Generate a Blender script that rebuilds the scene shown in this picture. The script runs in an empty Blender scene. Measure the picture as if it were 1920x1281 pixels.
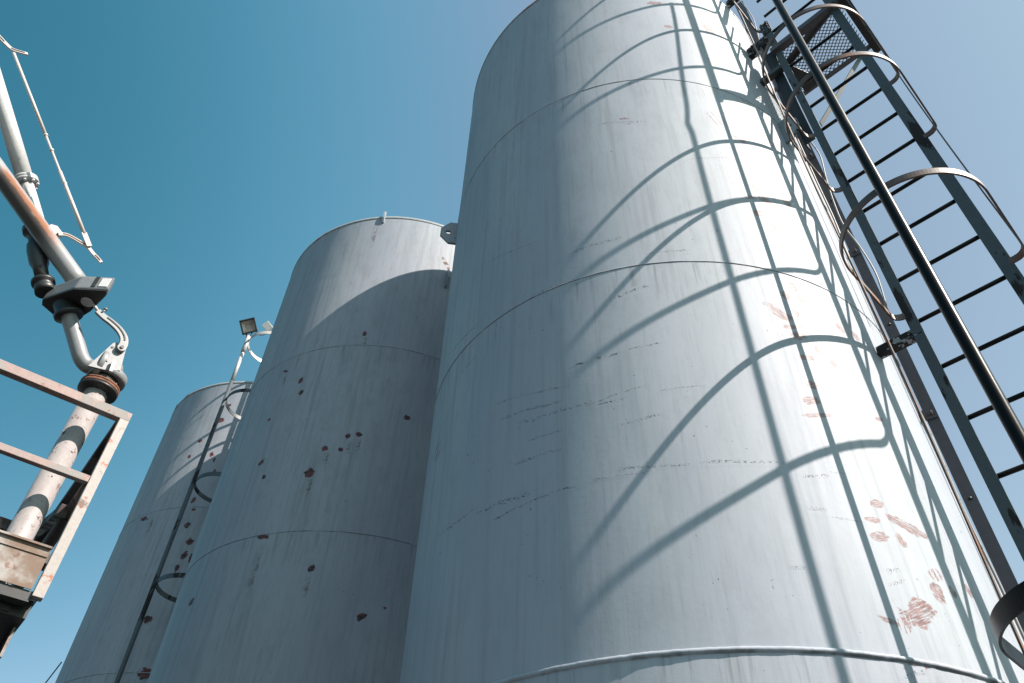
import bpy, bmesh, math, random
from mathutils import Vector, Matrix
random.seed(7)
R = math.radians
SC = bpy.context.scene
COL = SC.collection

# ------------------------------------------------------------------ camera
cam_d = bpy.data.cameras.new('camera'); cam = bpy.data.objects.new('camera', cam_d); COL.objects.link(cam)
cam_d.sensor_width = 36.0; cam_d.lens = 26.94; cam_d.clip_start = 0.05; cam_d.clip_end = 3000
rowR = Vector((0.999322, -0.036814, 0.0)); rowF = Vector((-0.025996, -0.705667, -0.708066)); rowU = Vector((0.026067, 0.707586, -0.706146))
M = Matrix((rowR, rowF, rowU)).to_4x4(); M.translation = (0, 0, 1.6)
cam.matrix_world = M
SC.camera = cam

# ------------------------------------------------------------------ light
SUN_AZ, SUN_EL = 120.0, 43.4          # clockwise from +Y
w = bpy.data.worlds.new('World'); SC.world = w; w.use_nodes = True
nt = w.node_tree; nt.nodes.clear()
sky = nt.nodes.new('ShaderNodeTexSky'); sky.sky_type = 'NISHITA'; sky.sun_disc = False
sky.sun_elevation = R(SUN_EL); sky.sun_rotation = R(SUN_AZ)
sky.air_density = 1.0; sky.dust_density = 1.2; sky.ozone_density = 1.0
# the sky's red falls off faster away from the sun's side: a clean teal-blue sky that pales to the right
def wm(op, a, b):
    o = nt.nodes.new('ShaderNodeMath'); o.operation = op
    for i, v in enumerate((a, b)):
        if isinstance(v, (int, float)): o.inputs[i].default_value = v
        else: nt.links.new(v, o.inputs[i])
    return o.outputs[0]
hs0 = nt.nodes.new('ShaderNodeHueSaturation'); hs0.inputs['Hue'].default_value = 0.475; hs0.inputs['Saturation'].default_value = 1.05
nt.links.new(sky.outputs[0], hs0.inputs['Color'])
sep = nt.nodes.new('ShaderNodeSeparateColor'); comb = nt.nodes.new('ShaderNodeCombineColor'); nt.links.new(hs0.outputs[0], sep.inputs[0])
tc = nt.nodes.new('ShaderNodeTexCoord'); sx_ = nt.nodes.new('ShaderNodeSeparateXYZ'); nt.links.new(tc.outputs['Generated'], sx_.inputs[0])
side = wm('POWER', 2.718, wm('MULTIPLY', wm('ADD', sx_.outputs[0], 0.26), 1.6))
red = wm('MULTIPLY', wm('MULTIPLY', wm('POWER', wm('MULTIPLY', sep.outputs[0], 0.11), 1.85), 6.0/0.11), side)
red = wm('MINIMUM', red, wm('MULTIPLY', sep.outputs[1], 0.70))
mr = nt.nodes.new('ShaderNodeMapRange'); mr.interpolation_type = 'SMOOTHSTEP'; nt.links.new(sx_.outputs[0], mr.inputs['Value'])
mr.inputs['From Min'].default_value = -0.62; mr.inputs['From Max'].default_value = -0.12; mr.inputs['To Min'].default_value = 0.80; mr.inputs['To Max'].default_value = 1.40
m2_ = nt.nodes.new('ShaderNodeMapRange'); m2_.interpolation_type = 'SMOOTHSTEP'; nt.links.new(sx_.outputs[0], m2_.inputs['Value'])
m2_.inputs['From Min'].default_value = -0.15; m2_.inputs['From Max'].default_value = 0.50; m2_.inputs['To Min'].default_value = 1.0; m2_.inputs['To Max'].default_value = 0.86
mrf = wm('MULTIPLY', mr.outputs[0], m2_.outputs[0])
nt.links.new(wm('MULTIPLY', red, mrf), comb.inputs[0])
nt.links.new(wm('MULTIPLY', wm('MULTIPLY', sep.outputs[1], 0.99), mrf), comb.inputs[1])
nt.links.new(wm('MULTIPLY', wm('MULTIPLY', sep.outputs[2], wm('SUBTRACT', 0.92, wm('MULTIPLY', sx_.outputs[0], 0.09))), mrf), comb.inputs[2])
bg = nt.nodes.new('ShaderNodeBackground'); bg.inputs['Strength'].default_value = 0.079
wo = nt.nodes.new('ShaderNodeOutputWorld')
nt.links.new(comb.outputs[0], bg.inputs[0]); nt.links.new(bg.outputs[0], wo.inputs[0])
sd = bpy.data.lights.new('sun', 'SUN'); sun = bpy.data.objects.new('sun', sd); COL.objects.link(sun)
sd.energy = 5.0; sd.angle = R(0.53); sd.color = (1.0, 0.895, 0.815)
sdir = Vector((math.sin(R(SUN_AZ))*math.cos(R(SUN_EL)), math.cos(R(SUN_AZ))*math.cos(R(SUN_EL)), math.sin(R(SUN_EL))))
sun.rotation_euler = sdir.to_track_quat('Z', 'Y').to_euler()
SC.view_settings.view_transform = 'Standard'; SC.view_settings.look = 'None'
SC.view_settings.exposure = 1.2; SC.view_settings.gamma = 1.0

# ------------------------------------------------------------------ node helpers
class NT:
    def __init__(s, name):
        s.m = bpy.data.materials.new(name); s.m.use_nodes = True; s.t = s.m.node_tree; s.t.nodes.clear()
        s.out = s.n('ShaderNodeOutputMaterial')
    def n(s, typ, **kw):
        o = s.t.nodes.new(typ)
        for k, v in kw.items(): setattr(o, k, v)
        return o
    def l(s, a, b): s.t.links.new(a, b)
    def setin(s, node, name, v):
        if hasattr(v, 'is_output') or isinstance(v, bpy.types.NodeSocket): s.l(v, node.inputs[name])
        else: node.inputs[name].default_value = v
    def math(s, op, a, b=0.0, c=None, clamp=False):
        o = s.n('ShaderNodeMath', operation=op); o.use_clamp = clamp
        s.setin(o, 0, a); s.setin(o, 1, b)
        if c is not None: s.setin(o, 2, c)
        return o.outputs[0]
    def coord(s, kind='Object'): return s.n('ShaderNodeTexCoord').outputs[kind]
    def mapping(s, vec, scale=(1, 1, 1), loc=(0, 0, 0)):
        o = s.n('ShaderNodeMapping'); s.l(vec, o.inputs[0]); o.inputs['Scale'].default_value = scale; o.inputs['Location'].default_value = loc
        return o.outputs[0]
    def noise(s, vec, scale, detail=4, rough=0.55, dist=0.0, col=False):
        o = s.n('ShaderNodeTexNoise'); s.l(vec, o.inputs['Vector'])
        o.inputs['Scale'].default_value = scale; o.inputs['Detail'].default_value = detail
        o.inputs['Roughness'].default_value = rough; o.inputs['Distortion'].default_value = dist
        return o.outputs['Color' if col else 'Fac']
    def ramp(s, fac, lo, hi, a=0.0, b=1.0):
        o = s.n('ShaderNodeMapRange'); o.interpolation_type = 'SMOOTHSTEP'
        s.l(fac, o.inputs['Value']); o.inputs['From Min'].default_value = lo; o.inputs['From Max'].default_value = hi
        o.inputs['To Min'].default_value = a; o.inputs['To Max'].default_value = b
        return o.outputs[0]
    def mix(s, fac, a, b):
        o = s.n('ShaderNodeMix', data_type='RGBA'); s.setin(o, 0, fac)
        for i, v in ((6, a), (7, b)):
            if isinstance(v, bpy.types.NodeSocket): s.l(v, o.inputs[i])
            else: o.inputs[i].default_value = (*v, 1.0)
        return o.outputs[2]
    def bump(s, h, strength=0.3, dist=0.002, normal=None):
        o = s.n('ShaderNodeBump'); s.l(h, o.inputs['Height']); o.inputs['Strength'].default_value = strength; o.inputs['Distance'].default_value = dist
        if normal: s.l(normal, o.inputs['Normal'])
        return o.outputs[0]
    def bsdf(s, color, rough=0.5, metal=0.0, normal=None, spec=0.5, link=True):
        o = s.n('ShaderNodeBsdfPrincipled')
        if isinstance(color, bpy.types.NodeSocket): s.l(color, o.inputs['Base Color'])
        else: o.inputs['Base Color'].default_value = (*color, 1)
        s.setin(o, 'Roughness', rough); s.setin(o, 'Metallic', metal)
        o.inputs['Specular IOR Level'].default_value = spec
        if normal: s.l(normal, o.inputs['Normal'])
        if link: s.l(o.outputs[0], s.out.inputs[0])
        return o.outputs[0]

PAINT = (0.318, 0.345, 0.378)
def tank_paint(name, kind=None, tone=1.0, seams=(), streaks=1.0):
    """weathered grey-white tank paint; kind 'scuff' / 'dash' adds the worn mark carried by the UVs"""
    N = NT(name); co = N.coord()
    streak = N.noise(N.mapping(co, (1, 1, 0.035)), 26, 5, 0.62)
    streak2 = N.noise(N.mapping(co, (1, 1, 0.10)), 70, 3, 0.6)
    broad = N.noise(N.mapping(co, (1, 1, 0.25)), 1.7, 3, 0.5)
    fine = N.noise(co, 160, 2, 0.6)
    base = tuple(c*tone for c in PAINT)
    c = N.mix(N.math('MULTIPLY', N.ramp(streak, 0.45, 0.80), min(1.0, 0.75*streaks)), base, tuple(c*0.70 for c in base))
    c = N.mix(N.math('MULTIPLY', N.ramp(streak2, 0.50, 0.72), 0.22*streaks), c, tuple(c_*0.62 for c_ in base))
    c = N.mix(N.math('MULTIPLY', N.ramp(broad, 0.40, 0.66), 0.45), c, tuple(c_*k_ for c_, k_ in zip(base, (0.74, 0.76, 0.84))))
    c = N.mix(N.math('MULTIPLY', N.ramp(N.noise(N.mapping(co, (1, 1, 0.5)), 9, 5, 0.7), 0.45, 0.75), streaks*0.35), c, tuple(c_*0.72 for c_ in base))
    # tiny chips
    sp = N.noise(co, 55, 2, 0.5); spm = N.noise(co, 1.6, 2, 0.5)
    chip = N.math('MULTIPLY', N.ramp(sp, 0.735, 0.76), N.ramp(spm, 0.40, 0.60))
    c = N.mix(chip, c, (0.03, 0.027, 0.03))
    # dirt held along the weld seams and hanging below them
    sep = N.n('ShaderNodeSeparateXYZ'); N.l(co, sep.inputs[0])
    for zz, wd in seams:
        dz = N.math('SUBTRACT', zz, sep.outputs[2])
        wob = N.math('MULTIPLY', N.math('SUBTRACT', N.noise(co, 9, 3), 0.5), 0.012)
        line = N.ramp(N.math('ABSOLUTE', N.math('ADD', N.math('SUBTRACT', dz, wd), wob)), wd*0.35, wd*0.95, 1.0, 0.0)
        gap = N.ramp(N.noise(N.mapping(co, (1, 1, 1)), 5.5, 4, 0.6), 0.40, 0.56)
        c = N.mix(N.math('MULTIPLY', line, N.math('MULTIPLY', gap, 0.6)), c, (0.035, 0.03, 0.03))
        below = N.math('MULTIPLY', N.ramp(dz, 0.0, 0.02), N.ramp(dz, 0.03, 0.34, 1.0, 0.0))
        drip = N.math('MULTIPLY', below, N.ramp(N.noise(N.mapping(co, (1, 1, 0.05)), 40, 3, 0.6), 0.52, 0.70))
        c = N.mix(N.math('MULTIPLY', drip, 0.38), c, (0.09, 0.085, 0.085))
    rough = N.ramp(streak, 0.3, 0.7, 0.54, 0.64)
    hgt = N.math('ADD', N.math('MULTIPLY', fine, 0.35), N.math('MULTIPLY', N.noise(co, 45, 2, 0.5), 0.5))
    nb = N.bump(hgt, 0.35, 0.0016)
    big = N.noise(N.mapping(co, (1, 1, 0.6)), 2.3, 1, 0.4)
    nb = N.bump(big, 0.40, 0.028, nb)
    if kind:
        uv = N.n('ShaderNodeUVMap').outputs[0]; su = N.n('ShaderNodeSeparateXYZ'); N.l(uv, su.inputs[0])
        u, v = su.outputs[0], su.outputs[1]
        if kind == 'scuff':
            warp = N.noise(N.mapping(co, (1, 1, 1)), 16, 4, 0.7)
            r = N.math('SQRT', N.math('ADD', N.math('MULTIPLY', u, u), N.math('MULTIPLY', v, v)))
            r = N.math('ADD', r, N.math('MULTIPLY', N.math('SUBTRACT', warp, 0.5), 1.5))
            sx = N.math('MULTIPLY', u, 1.6); sy = N.math('MULTIPLY', v, 9.0)
            cv = N.n('ShaderNodeCombineXYZ'); N.l(sx, cv.inputs[0]); N.l(sy, cv.inputs[1])
            vadd = N.n('ShaderNodeVectorMath', operation='ADD'); N.l(cv.outputs[0], vadd.inputs[0]); N.l(N.mapping(co, (2.3, 2.3, 2.3)), vadd.inputs[1])
            sc = N.noise(vadd.outputs[0], 1.3, 4, 0.6)
            mask = N.ramp(r, 0.62, 0.76, 1.0, 0.0)
            cover = N.ramp(sc, 0.37, 0.56, 0.05, 0.88)
            col = N.mix(N.ramp(N.noise(co, 26, 3), 0.42, 0.6), (0.185, 0.080, 0.070), (0.11, 0.038, 0.034))
            col = N.mix(N.ramp(N.noise(vadd.outputs[0], 3.0, 3), 0.60, 0.70), col, (0.03, 0.022, 0.022))
            c = N.mix(N.math('MULTIPLY', mask, cover), c, col)
        elif kind == 'rust chip':
            warp = N.noise(co, 22, 4, 0.7)
            r = N.math('SQRT', N.math('ADD', N.math('MULTIPLY', u, u), N.math('MULTIPLY', v, v)))
            r = N.math('ADD', r, N.math('MULTIPLY', N.math('SUBTRACT', warp, 0.5), 1.5))
            mask = N.ramp(r, 0.56, 0.66, 1.0, 0.0)
            col = N.mix(N.ramp(N.noise(co, 34, 3), 0.45, 0.58), (0.12, 0.03, 0.025), (0.012, 0.011, 0.011))
            c = N.mix(N.math('MULTIPLY', mask, 0.95), c, col)
        elif kind == 'drip':
            cv = N.n('ShaderNodeCombineXYZ'); N.l(N.math('MULTIPLY', u, 2.2), cv.inputs[0]); N.l(N.math('MULTIPLY', v, 0.5), cv.inputs[1])
            va = N.n('ShaderNodeVectorMath', operation='ADD'); N.l(cv.outputs[0], va.inputs[0]); N.l(N.mapping(co, (1.0, 1.0, 0.1)), va.inputs[1])
            fall = N.math('MULTIPLY', N.ramp(v, -1, 1), N.ramp(N.math('ABSOLUTE', u), 0.1, 1.0, 1.0, 0.0))
            mask = N.math('MULTIPLY', fall, N.ramp(N.noise(va.outputs[0], 2.2, 3), 0.38, 0.62))
            c = N.mix(N.math('MULTIPLY', mask, 0.75), c, (0.07, 0.04, 0.032))
        else:
            cv = N.n('ShaderNodeCombineXYZ'); N.l(N.math('MULTIPLY', u, 4), cv.inputs[0]); N.l(N.math('MULTIPLY', v, 2.0), cv.inputs[1])
            va = N.n('ShaderNodeVectorMath', operation='ADD'); N.l(cv.outputs[0], va.inputs[0]); N.l(N.mapping(co, (13, 13, 13)), va.inputs[1])
            dn = N.noise(va.outputs[0], 2.4, 3, 0.6)
            edge = N.ramp(N.math('ABSOLUTE', N.math('ADD', v, N.math('MULTIPLY', N.math('SUBTRACT', N.noise(co, 7, 2), 0.5), 1.6))), 0.15, 0.45, 1.0, 0.0)
            ends = N.ramp(N.math('ABSOLUTE', u), 0.6, 1.0, 1.0, 0.0)
            mask = N.math('MULTIPLY', N.math('MULTIPLY', edge, ends), N.ramp(dn, 0.53, 0.60))
            c = N.mix(N.math('MULTIPLY', mask, 0.95), c, (0.02, 0.03, 0.03))
    N.bsdf(c, rough, 0.0, nb, 0.22)
    return N.m

def painted(name, base, wear, wear_lo=0.55, wear_hi=0.62, scale=12, rough=0.45, bump=0.25, stretch=(1, 1, 0.3), spec=0.5, metal=0.0, second=None):
    N = NT(name); co = N.coord()
    a = N.noise(N.mapping(co, stretch), scale, 5, 0.65)
    b = N.noise(co, scale*5, 3, 0.6)
    m = N.ramp(a, wear_lo, wear_hi)
    c = N.mix(N.math('MULTIPLY', N.ramp(b, 0.35, 0.7), 0.35), base, tuple(x*0.65 for x in base))
    c = N.mix(m, c, wear)
    if second:
        c = N.mix(N.ramp(N.noise(co, scale*1.7, 6, 0.72), 0.585, 0.63), c, second)
    r = N.ramp(m, 0, 1, rough, min(0.9, rough+0.35))
    N.bsdf(c, r, metal, N.bump(N.math('ADD', a, N.math('MULTIPLY', b, 0.5)), bump, 0.003), spec)
    return N.m

MAT = {}
MAT['steel_blue'] = painted('weathered galvanised steel', (0.051, 0.064, 0.070), (0.007, 0.006, 0.006), 0.56, 0.60, 7, 0.5, 0.3)
MAT['black'] = painted('black painted steel', (0.007, 0.007, 0.007), (0.020, 0.010, 0.006), 0.62, 0.72, 9, 0.30, 0.15, spec=0.12)
MAT['band'] = painted('brown rusted flat steel', (0.102, 0.069, 0.056), (0.153, 0.061, 0.031), 0.50, 0.66, 5, 0.5, 0.3, (1, 1, 1))
MAT['rail'] = painted('dull grey steel rail', (0.079, 0.075, 0.083), (0.022, 0.019, 0.019), 0.66, 0.72, 6, 0.5, 0.2)
MAT['dark'] = painted('dark oily steel', (0.009, 0.009, 0.010), (0.029, 0.016, 0.011), 0.62, 0.72, 12, 0.5, 0.2, (1, 1, 1))
MAT['mesh'] = painted('galvanised mesh', (0.035, 0.038, 0.042), (0.010, 0.010, 0.010), 0.6, 0.7, 20, 0.5, 0.1, (1, 1, 1))
MAT['arm'] = painted('grey enamel paint', (0.176, 0.185, 0.191), (0.107, 0.058, 0.040), 0.70, 0.74, 14, 0.42, 0.12, (1, 1, 1))
MAT['arm_dark'] = painted('worn dark grey enamel', (0.017, 0.018, 0.019), (0.009, 0.009, 0.009), 0.6, 0.7, 10, 0.45, 0.2, (1, 1, 1))
MAT['white_pipe'] = painted('white pipe paint', (0.428, 0.428, 0.428), (0.275, 0.245, 0.226), 0.62, 0.72, 8, 0.38, 0.1)
MAT['old_pipe'] = painted('old stained pipe paint', (0.262, 0.240, 0.236), (0.136, 0.090, 0.077), 0.60, 0.76, 12, 0.42, 0.2, (1, 1, 0.35), second=(0.06, 0.03, 0.024))
MAT['frame'] = painted('faded salmon railing paint', (0.207, 0.138, 0.124), (0.219, 0.202, 0.191), 0.46, 0.56, 7, 0.55, 0.35, (1, 1, 1), second=(0.22, 0.06, 0.03))
MAT['frame_pale'] = painted('pale worn railing paint', (0.253, 0.230, 0.215), (0.160, 0.115, 0.096), 0.56, 0.66, 9, 0.55, 0.35, (1, 1, 1), second=(0.24, 0.07, 0.03))
MAT['rusty_shaded'] = painted('shade darkened rusty railing paint', (0.070, 0.052, 0.048), (0.028, 0.020, 0.017), 0.48, 0.58, 6, 0.6, 0.3, (1, 1, 1))  # rusty paint darkened: the side rails' shading is put into the colour
MAT['plate'] = painted('bare stained kick plate', (0.230, 0.216, 0.202), (0.144, 0.101, 0.076), 0.36, 0.60, 6, 0.6, 0.3, (1, 1, 1), second=(0.13, 0.07, 0.05))
MAT['bracket'] = painted('chipped white paint', (0.273, 0.290, 0.299), (0.009, 0.008, 0.009), 0.46, 0.48, 16, 0.5, 0.3, (1, 1, 1))
MAT['lug'] = painted('grey lug paint', (0.22, 0.25, 0.265), (0.03, 0.022, 0.022), 0.60, 0.63, 14, 0.5, 0.3, (1, 1, 1))
MAT['silver'] = painted('bright bare steel', (0.459, 0.421, 0.395), (0.255, 0.178, 0.140), 0.66, 0.74, 20, 0.32, 0.1, (1, 1, 1))
MAT['rust'] = painted('orange brown rust', (0.144, 0.058, 0.029), (0.058, 0.024, 0.014), 0.48, 0.6, 20, 0.8, 0.5, (1, 1, 1))
MAT['rubber'] = painted('black cable rubber', (0.02, 0.02, 0.02), (0.03, 0.03, 0.03), 0.6, 0.7, 20, 0.6, 0.1, (1, 1, 1))
MAT['cable'] = painted('beige cable sheath', (0.200, 0.190, 0.180), (0.110, 0.100, 0.090), 0.55, 0.7, 20, 0.5, 0.1, (1, 1, 1))
MAT['white_box'] = painted('white plastic', (0.562, 0.562, 0.555), (0.450, 0.450, 0.450), 0.6, 0.7, 20, 0.4, 0.1, (1, 1, 1))
MAT['roof'] = painted('grey roof paint', (0.270, 0.276, 0.288), (0.180, 0.150, 0.132), 0.6, 0.7, 3, 0.5, 0.1, (1, 1, 1))
def _rustpipe():
    N = NT('rust streaked pipe paint with shaded flank'); co = N.coord(); uv = N.n('ShaderNodeUVMap').outputs[0]
    su = N.n('ShaderNodeSeparateXYZ'); N.l(uv, su.inputs[0])
    a = N.noise(N.mapping(co, (1, 1, 1)), 14, 5, 0.7)
    d = N.math('ABSOLUTE', N.math('SUBTRACT', su.outputs[0], RUST_U))
    d = N.math('ADD', d, N.math('MULTIPLY', N.math('SUBTRACT', a, 0.5), 0.16))
    along = N.math('MULTIPLY', N.ramp(su.outputs[1], 0.18, 0.42), N.ramp(su.outputs[1], 0.80, 0.90, 1.0, 0.0))
    m = N.math('MULTIPLY', N.ramp(d, 0.02, 0.13, 1.0, 0.0), along)
    c = N.mix(m, (0.20, 0.205, 0.21), (0.20, 0.075, 0.032))
    sd_ = N.math('ADD', N.math('SUBTRACT', su.outputs[0], RUST_U), N.math('MULTIPLY', N.math('SUBTRACT', a, 0.5), 0.10))
    m2 = N.math('MULTIPLY', N.math('MULTIPLY', N.ramp(sd_, SHADE_A, SHADE_B), N.ramp(sd_, SHADE_C, SHADE_D, 1.0, 0.0)), along)
    c = N.mix(N.math('MULTIPLY', m2, 0.92), c, (0.028, 0.020, 0.018))  # dark flank beside the streak: the pipe's unlit side put into the colour
    N.bsdf(c, N.ramp(m, 0, 1, 0.42, 0.8), 0.0, N.bump(a, 0.2, 0.003)); return N.m
RUST_U = 0.5; SHADE_A, SHADE_B, SHADE_C, SHADE_D = -0.32, -0.24, -0.05, -0.01
def _glass():
    N = NT('lamp glass'); N.bsdf((0.30, 0.27, 0.24), 0.12, 0.0); return N.m
MAT['glass'] = _glass(); RUSTP = _rustpipe()
def _ground():
    N = NT('gravel yard'); co = N.coord()
    c = N.mix(N.noise(co, 0.6, 5), (0.032, 0.034, 0.036), (0.050, 0.051, 0.052))
    c = N.mix(N.ramp(N.noise(co, 22, 4), 0.45, 0.6), c, (0.06, 0.06, 0.058))
    N.bsdf(c, 0.9, 0, N.bump(N.noise(co, 30, 4), 0.6, 0.03)); return N.m
MAT['ground'] = _ground()

# ------------------------------------------------------------------ mesh helpers
def V(*a): return Vector(a)
def box(bm, c, ax, ay, az, sx, sy, sz):
    """box with centre c, unit axes ax ay az and full sizes"""
    vs = []
    for k in (-.5, .5):
        for j in (-.5, .5):
            for i in (-.5, .5):
                vs.append(bm.verts.new(Vector(c)+ax*(i*sx)+ay*(j*sy)+az*(k*sz)))
    fs = []
    for f in ((0, 2, 3, 1), (4, 5, 7, 6), (0, 1, 5, 4), (2, 6, 7, 3), (0, 4, 6, 2), (1, 3, 7, 5)):
        fs.append(bm.faces.new([vs[i] for i in f]))
    return vs, fs
def bar(bm, a, b, w, t, side=None):
    """rectangular bar from a to b; w measured along side, t across it"""
    a = Vector(a); b = Vector(b); d = (b-a); L = d.length; d.normalize()
    side = Vector(side) if side else (V(0, 0, 1) if abs(d.z) < 0.9 else V(1, 0, 0))
    s = (side-d*side.dot(d)).normalized(); n = d.cross(s)
    return box(bm, (a+b)/2, s, n, d, w, t, L)
def tube(bm, pts, r, seg=12, caps=True, radii=None, uv=False):
    pts = [Vector(p) for p in pts]; rings = []; n = len(pts); prev = None
    lay = bm.loops.layers.uv.verify() if uv else None
    acc = [0.0]
    for i in range(1, n): acc.append(acc[-1]+(pts[i]-pts[i-1]).length)
    for i, p in enumerate(pts):
        d = (pts[min(i+1, n-1)]-pts[max(i-1, 0)]).normalized()
        if prev is None:
            s = d.cross(V(0, 0, 1)); s = s.normalized() if s.length > 0.05 else V(1, 0, 0)
            s = (s-d*s.dot(d)).normalized()
        else: s = (prev-d*prev.dot(d)).normalized()
        prev = s; t = d.cross(s); rr = radii[i] if radii else r
        rings.append([bm.verts.new(p+(s*math.cos(2*math.pi*k/seg)+t*math.sin(2*math.pi*k/seg))*rr) for k in range(seg)])
    for i in range(n-1):
        for k in range(seg):
            f = bm.faces.new([rings[i][k], rings[i][(k+1) % seg], rings[i+1][(k+1) % seg], rings[i+1][k]]); f.smooth = True
            if uv:
                for lp, (uu, vv) in zip(f.loops, ((k, i), (k+1, i), (k+1, i+1), (k, i+1))):
                    lp[lay].uv = (uu/seg, acc[vv]/acc[-1])
    if caps:
        bm.faces.new(rings[0][::-1]); bm.faces.new(rings[-1])
def sweep(bm, pts, wz, tr, up=V(0, 0, 1)):
    """flat band: height wz along up, thickness tr across, along pts"""
    pts = [Vector(p) for p in pts]; n = len(pts); rings = []
    for i, p in enumerate(pts):
        d = (pts[min(i+1, n-1)]-pts[max(i-1, 0)]).normalized(); o = d.cross(up).normalized(); u = o.cross(d).normalized()
        rings.append([bm.verts.new(p+o*(a*tr/2)+u*(b*wz/2)) for a, b in ((-1, -1), (1, -1), (1, 1), (-1, 1))])
    for i in range(n-1):
        for k in range(4):
            bm.faces.new([rings[i][k], rings[i][(k+1) % 4], rings[i+1][(k+1) % 4], rings[i+1][k]])
    bm.faces.new(rings[0][::-1]); bm.faces.new(rings[-1])
def lathe(bm, origin, axis, prof, seg=32, cap0=True, cap1=True, smooth=True):
    """prof: list of (radius, height along axis)"""
    origin = Vector(origin); d = Vector(axis).normalized()
    s = d.cross(V(0, 0, 1)); s = s.normalized() if s.length > 0.05 else V(1, 0, 0); t = d.cross(s)
    rings = [[bm.verts.new(origin+d*h+(s*math.cos(2*math.pi*k/seg)+t*math.sin(2*math.pi*k/seg))*r) for k in range(seg)] for r, h in prof]
    for i in range(len(prof)-1):
        for k in range(seg):
            f = bm.faces.new([rings[i][k], rings[i][(k+1) % seg], rings[i+1][(k+1) % seg], rings[i+1][k]]); f.smooth = smooth
    if cap0: bm.faces.new(rings[0][::-1])
    if cap1: bm.faces.new(rings[-1])
def prism(bm, poly, nrm, th):
    """extrude the planar loop poly by th along nrm (centred)"""
    nrm = Vector(nrm).normalized()
    a = [bm.verts.new(Vector(p)-nrm*th/2) for p in poly]; b = [bm.verts.new(Vector(p)+nrm*th/2) for p in poly]
    bm.faces.new(a[::-1]); bm.faces.new(b); n = len(a)
    for i in range(n): bm.faces.new([a[i], a[(i+1) % n], b[(i+1) % n], b[i]])
def plate_hole(bm, poly, c, r, nrm, th, seg=20):
    """flat plate with one round hole; poly must be star-shaped round c"""
    nrm = Vector(nrm).normalized(); c = Vector(c); poly = [Vector(p) for p in poly]
    # resample: for every hole direction find the outer boundary point
    u = (poly[0]-c); u = (u-nrm*u.dot(nrm)).normalized(); v = nrm.cross(u)
    angs = sorted(set([2*math.pi*k/seg for k in range(seg)]+[math.atan2((p-c).dot(v), (p-c).dot(u)) % (2*math.pi) for p in poly]))
    outer = []; inner = []
    for a in angs:
        d = u*math.cos(a)+v*math.sin(a); best = None
        for i in range(len(poly)):
            p, q = poly[i]-c, poly[(i+1) % len(poly)]-c
            px, py, qx, qy = p.dot(u), p.dot(v), q.dot(u), q.dot(v)
            dx, dy = math.cos(a), math.sin(a); ex, ey = qx-px, qy-py; den = dx*ey-dy*ex
            if abs(den) < 1e-9: continue
            t = (px*ey-py*ex)/den; s_ = (px*dy-py*dx)/den
            if t > 0 and -1e-6 <= s_ <= 1+1e-6 and (best is None or t > best): best = t
        outer.append(c+d*best); inner.append(c+d*r)
    n = len(angs)
    o0 = [bm.verts.new(p-nrm*th/2) for p in outer]; o1 = [bm.verts.new(p+nrm*th/2) for p in outer]
    i0 = [bm.verts.new(p-nrm*th/2) for p in inner]; i1 = [bm.verts.new(p+nrm*th/2) for p in inner]
    for k in range(n):
        m = (k+1) % n
        bm.faces.new([o1[k], o1[m], i1[m], i1[k]]); bm.faces.new([o0[m], o0[k], i0[k], i0[m]])
        bm.faces.new([o0[k], o0[m], o1[m], o1[k]]); bm.faces.new([i0[m], i0[k], i1[k], i1[m]])
def bez(p0, p1, p2, p3, n=12):
    P = [Vector(p) for p in (p0, p1, p2, p3)]; out = []
    for i in range(n+1):
        t = i/n; a = 1-t
        out.append(P[0]*a**3+P[1]*3*a*a*t+P[2]*3*a*t*t+P[3]*t**3)
    return out
def spline(pts, n=8):
    P = [Vector(p) for p in pts]; P = [P[0]*2-P[1]]+P+[P[-1]*2-P[-2]]; out = []
    for i in range(1, len(P)-2):
        for k in range(n):
            t = k/n; a, b, c, d = P[i-1:i+3]
            out.append(0.5*((2*b)+(c-a)*t+(2*a-5*b+4*c-d)*t*t+(3*b-a-3*c+d)*t**3))
    out.append(P[-2]); return out

def obj(name, bm, mats, parent=None, origin=None, bevel=0.0, label=None):
    """one mesh object; vertices given in world space, moved into the parent's frame"""
    o0 = Vector(origin) if origin is not None else (parent.location.copy() if parent else V(0, 0, 0))
    bmesh.ops.recalc_face_normals(bm, faces=bm.faces)
    if bevel: bmesh.ops.bevel(bm, geom=bm.edges[:], offset=bevel, segments=2, affect='EDGES', profile=0.6)
    for v in bm.verts: v.co -= o0
    me = bpy.data.meshes.new(name); bm.to_mesh(me); bm.free()
    for m in (mats if isinstance(mats, (list, tuple)) else [mats]): me.materials.append(m)
    o = bpy.data.objects.new(name, me); COL.objects.link(o)
    if parent:
        o.parent = parent; o.location = o0-parent_world(parent)
    else: o.location = o0
    if label: o['label'] = label
    return o
def parent_world(p):
    v = p.location.copy()
    while p.parent: p = p.parent; v += p.location
    return v
def tag(o, label, cat, group=None, kind=None):
    if label: o['label'] = label
    if cat: o['category'] = cat
    if group: o['group'] = group
    if kind: o['kind'] = kind
    return o
def thing(name, loc, label, cat, group=None):
    o = bpy.data.objects.new(name, None); COL.objects.link(o); o.location = loc; o.empty_display_size = 0.3
    return tag(o, label, cat, group)
def child_copy(src, parent, offset):
    c = src.copy(); COL.objects.link(c); c.parent = parent; c.location = src.location+Vector(offset); return c
B = bmesh.new

# ------------------------------------------------------------------ ground
bm = B(); n = 72
vs = [bm.verts.new((900*math.cos(2*math.pi*k/n), 900*math.sin(2*math.pi*k/n), 0)) for k in range(n)]
bm.faces.new(vs)
g = obj('ground', bm, MAT['ground']); g['kind'] = 'structure'

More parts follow.
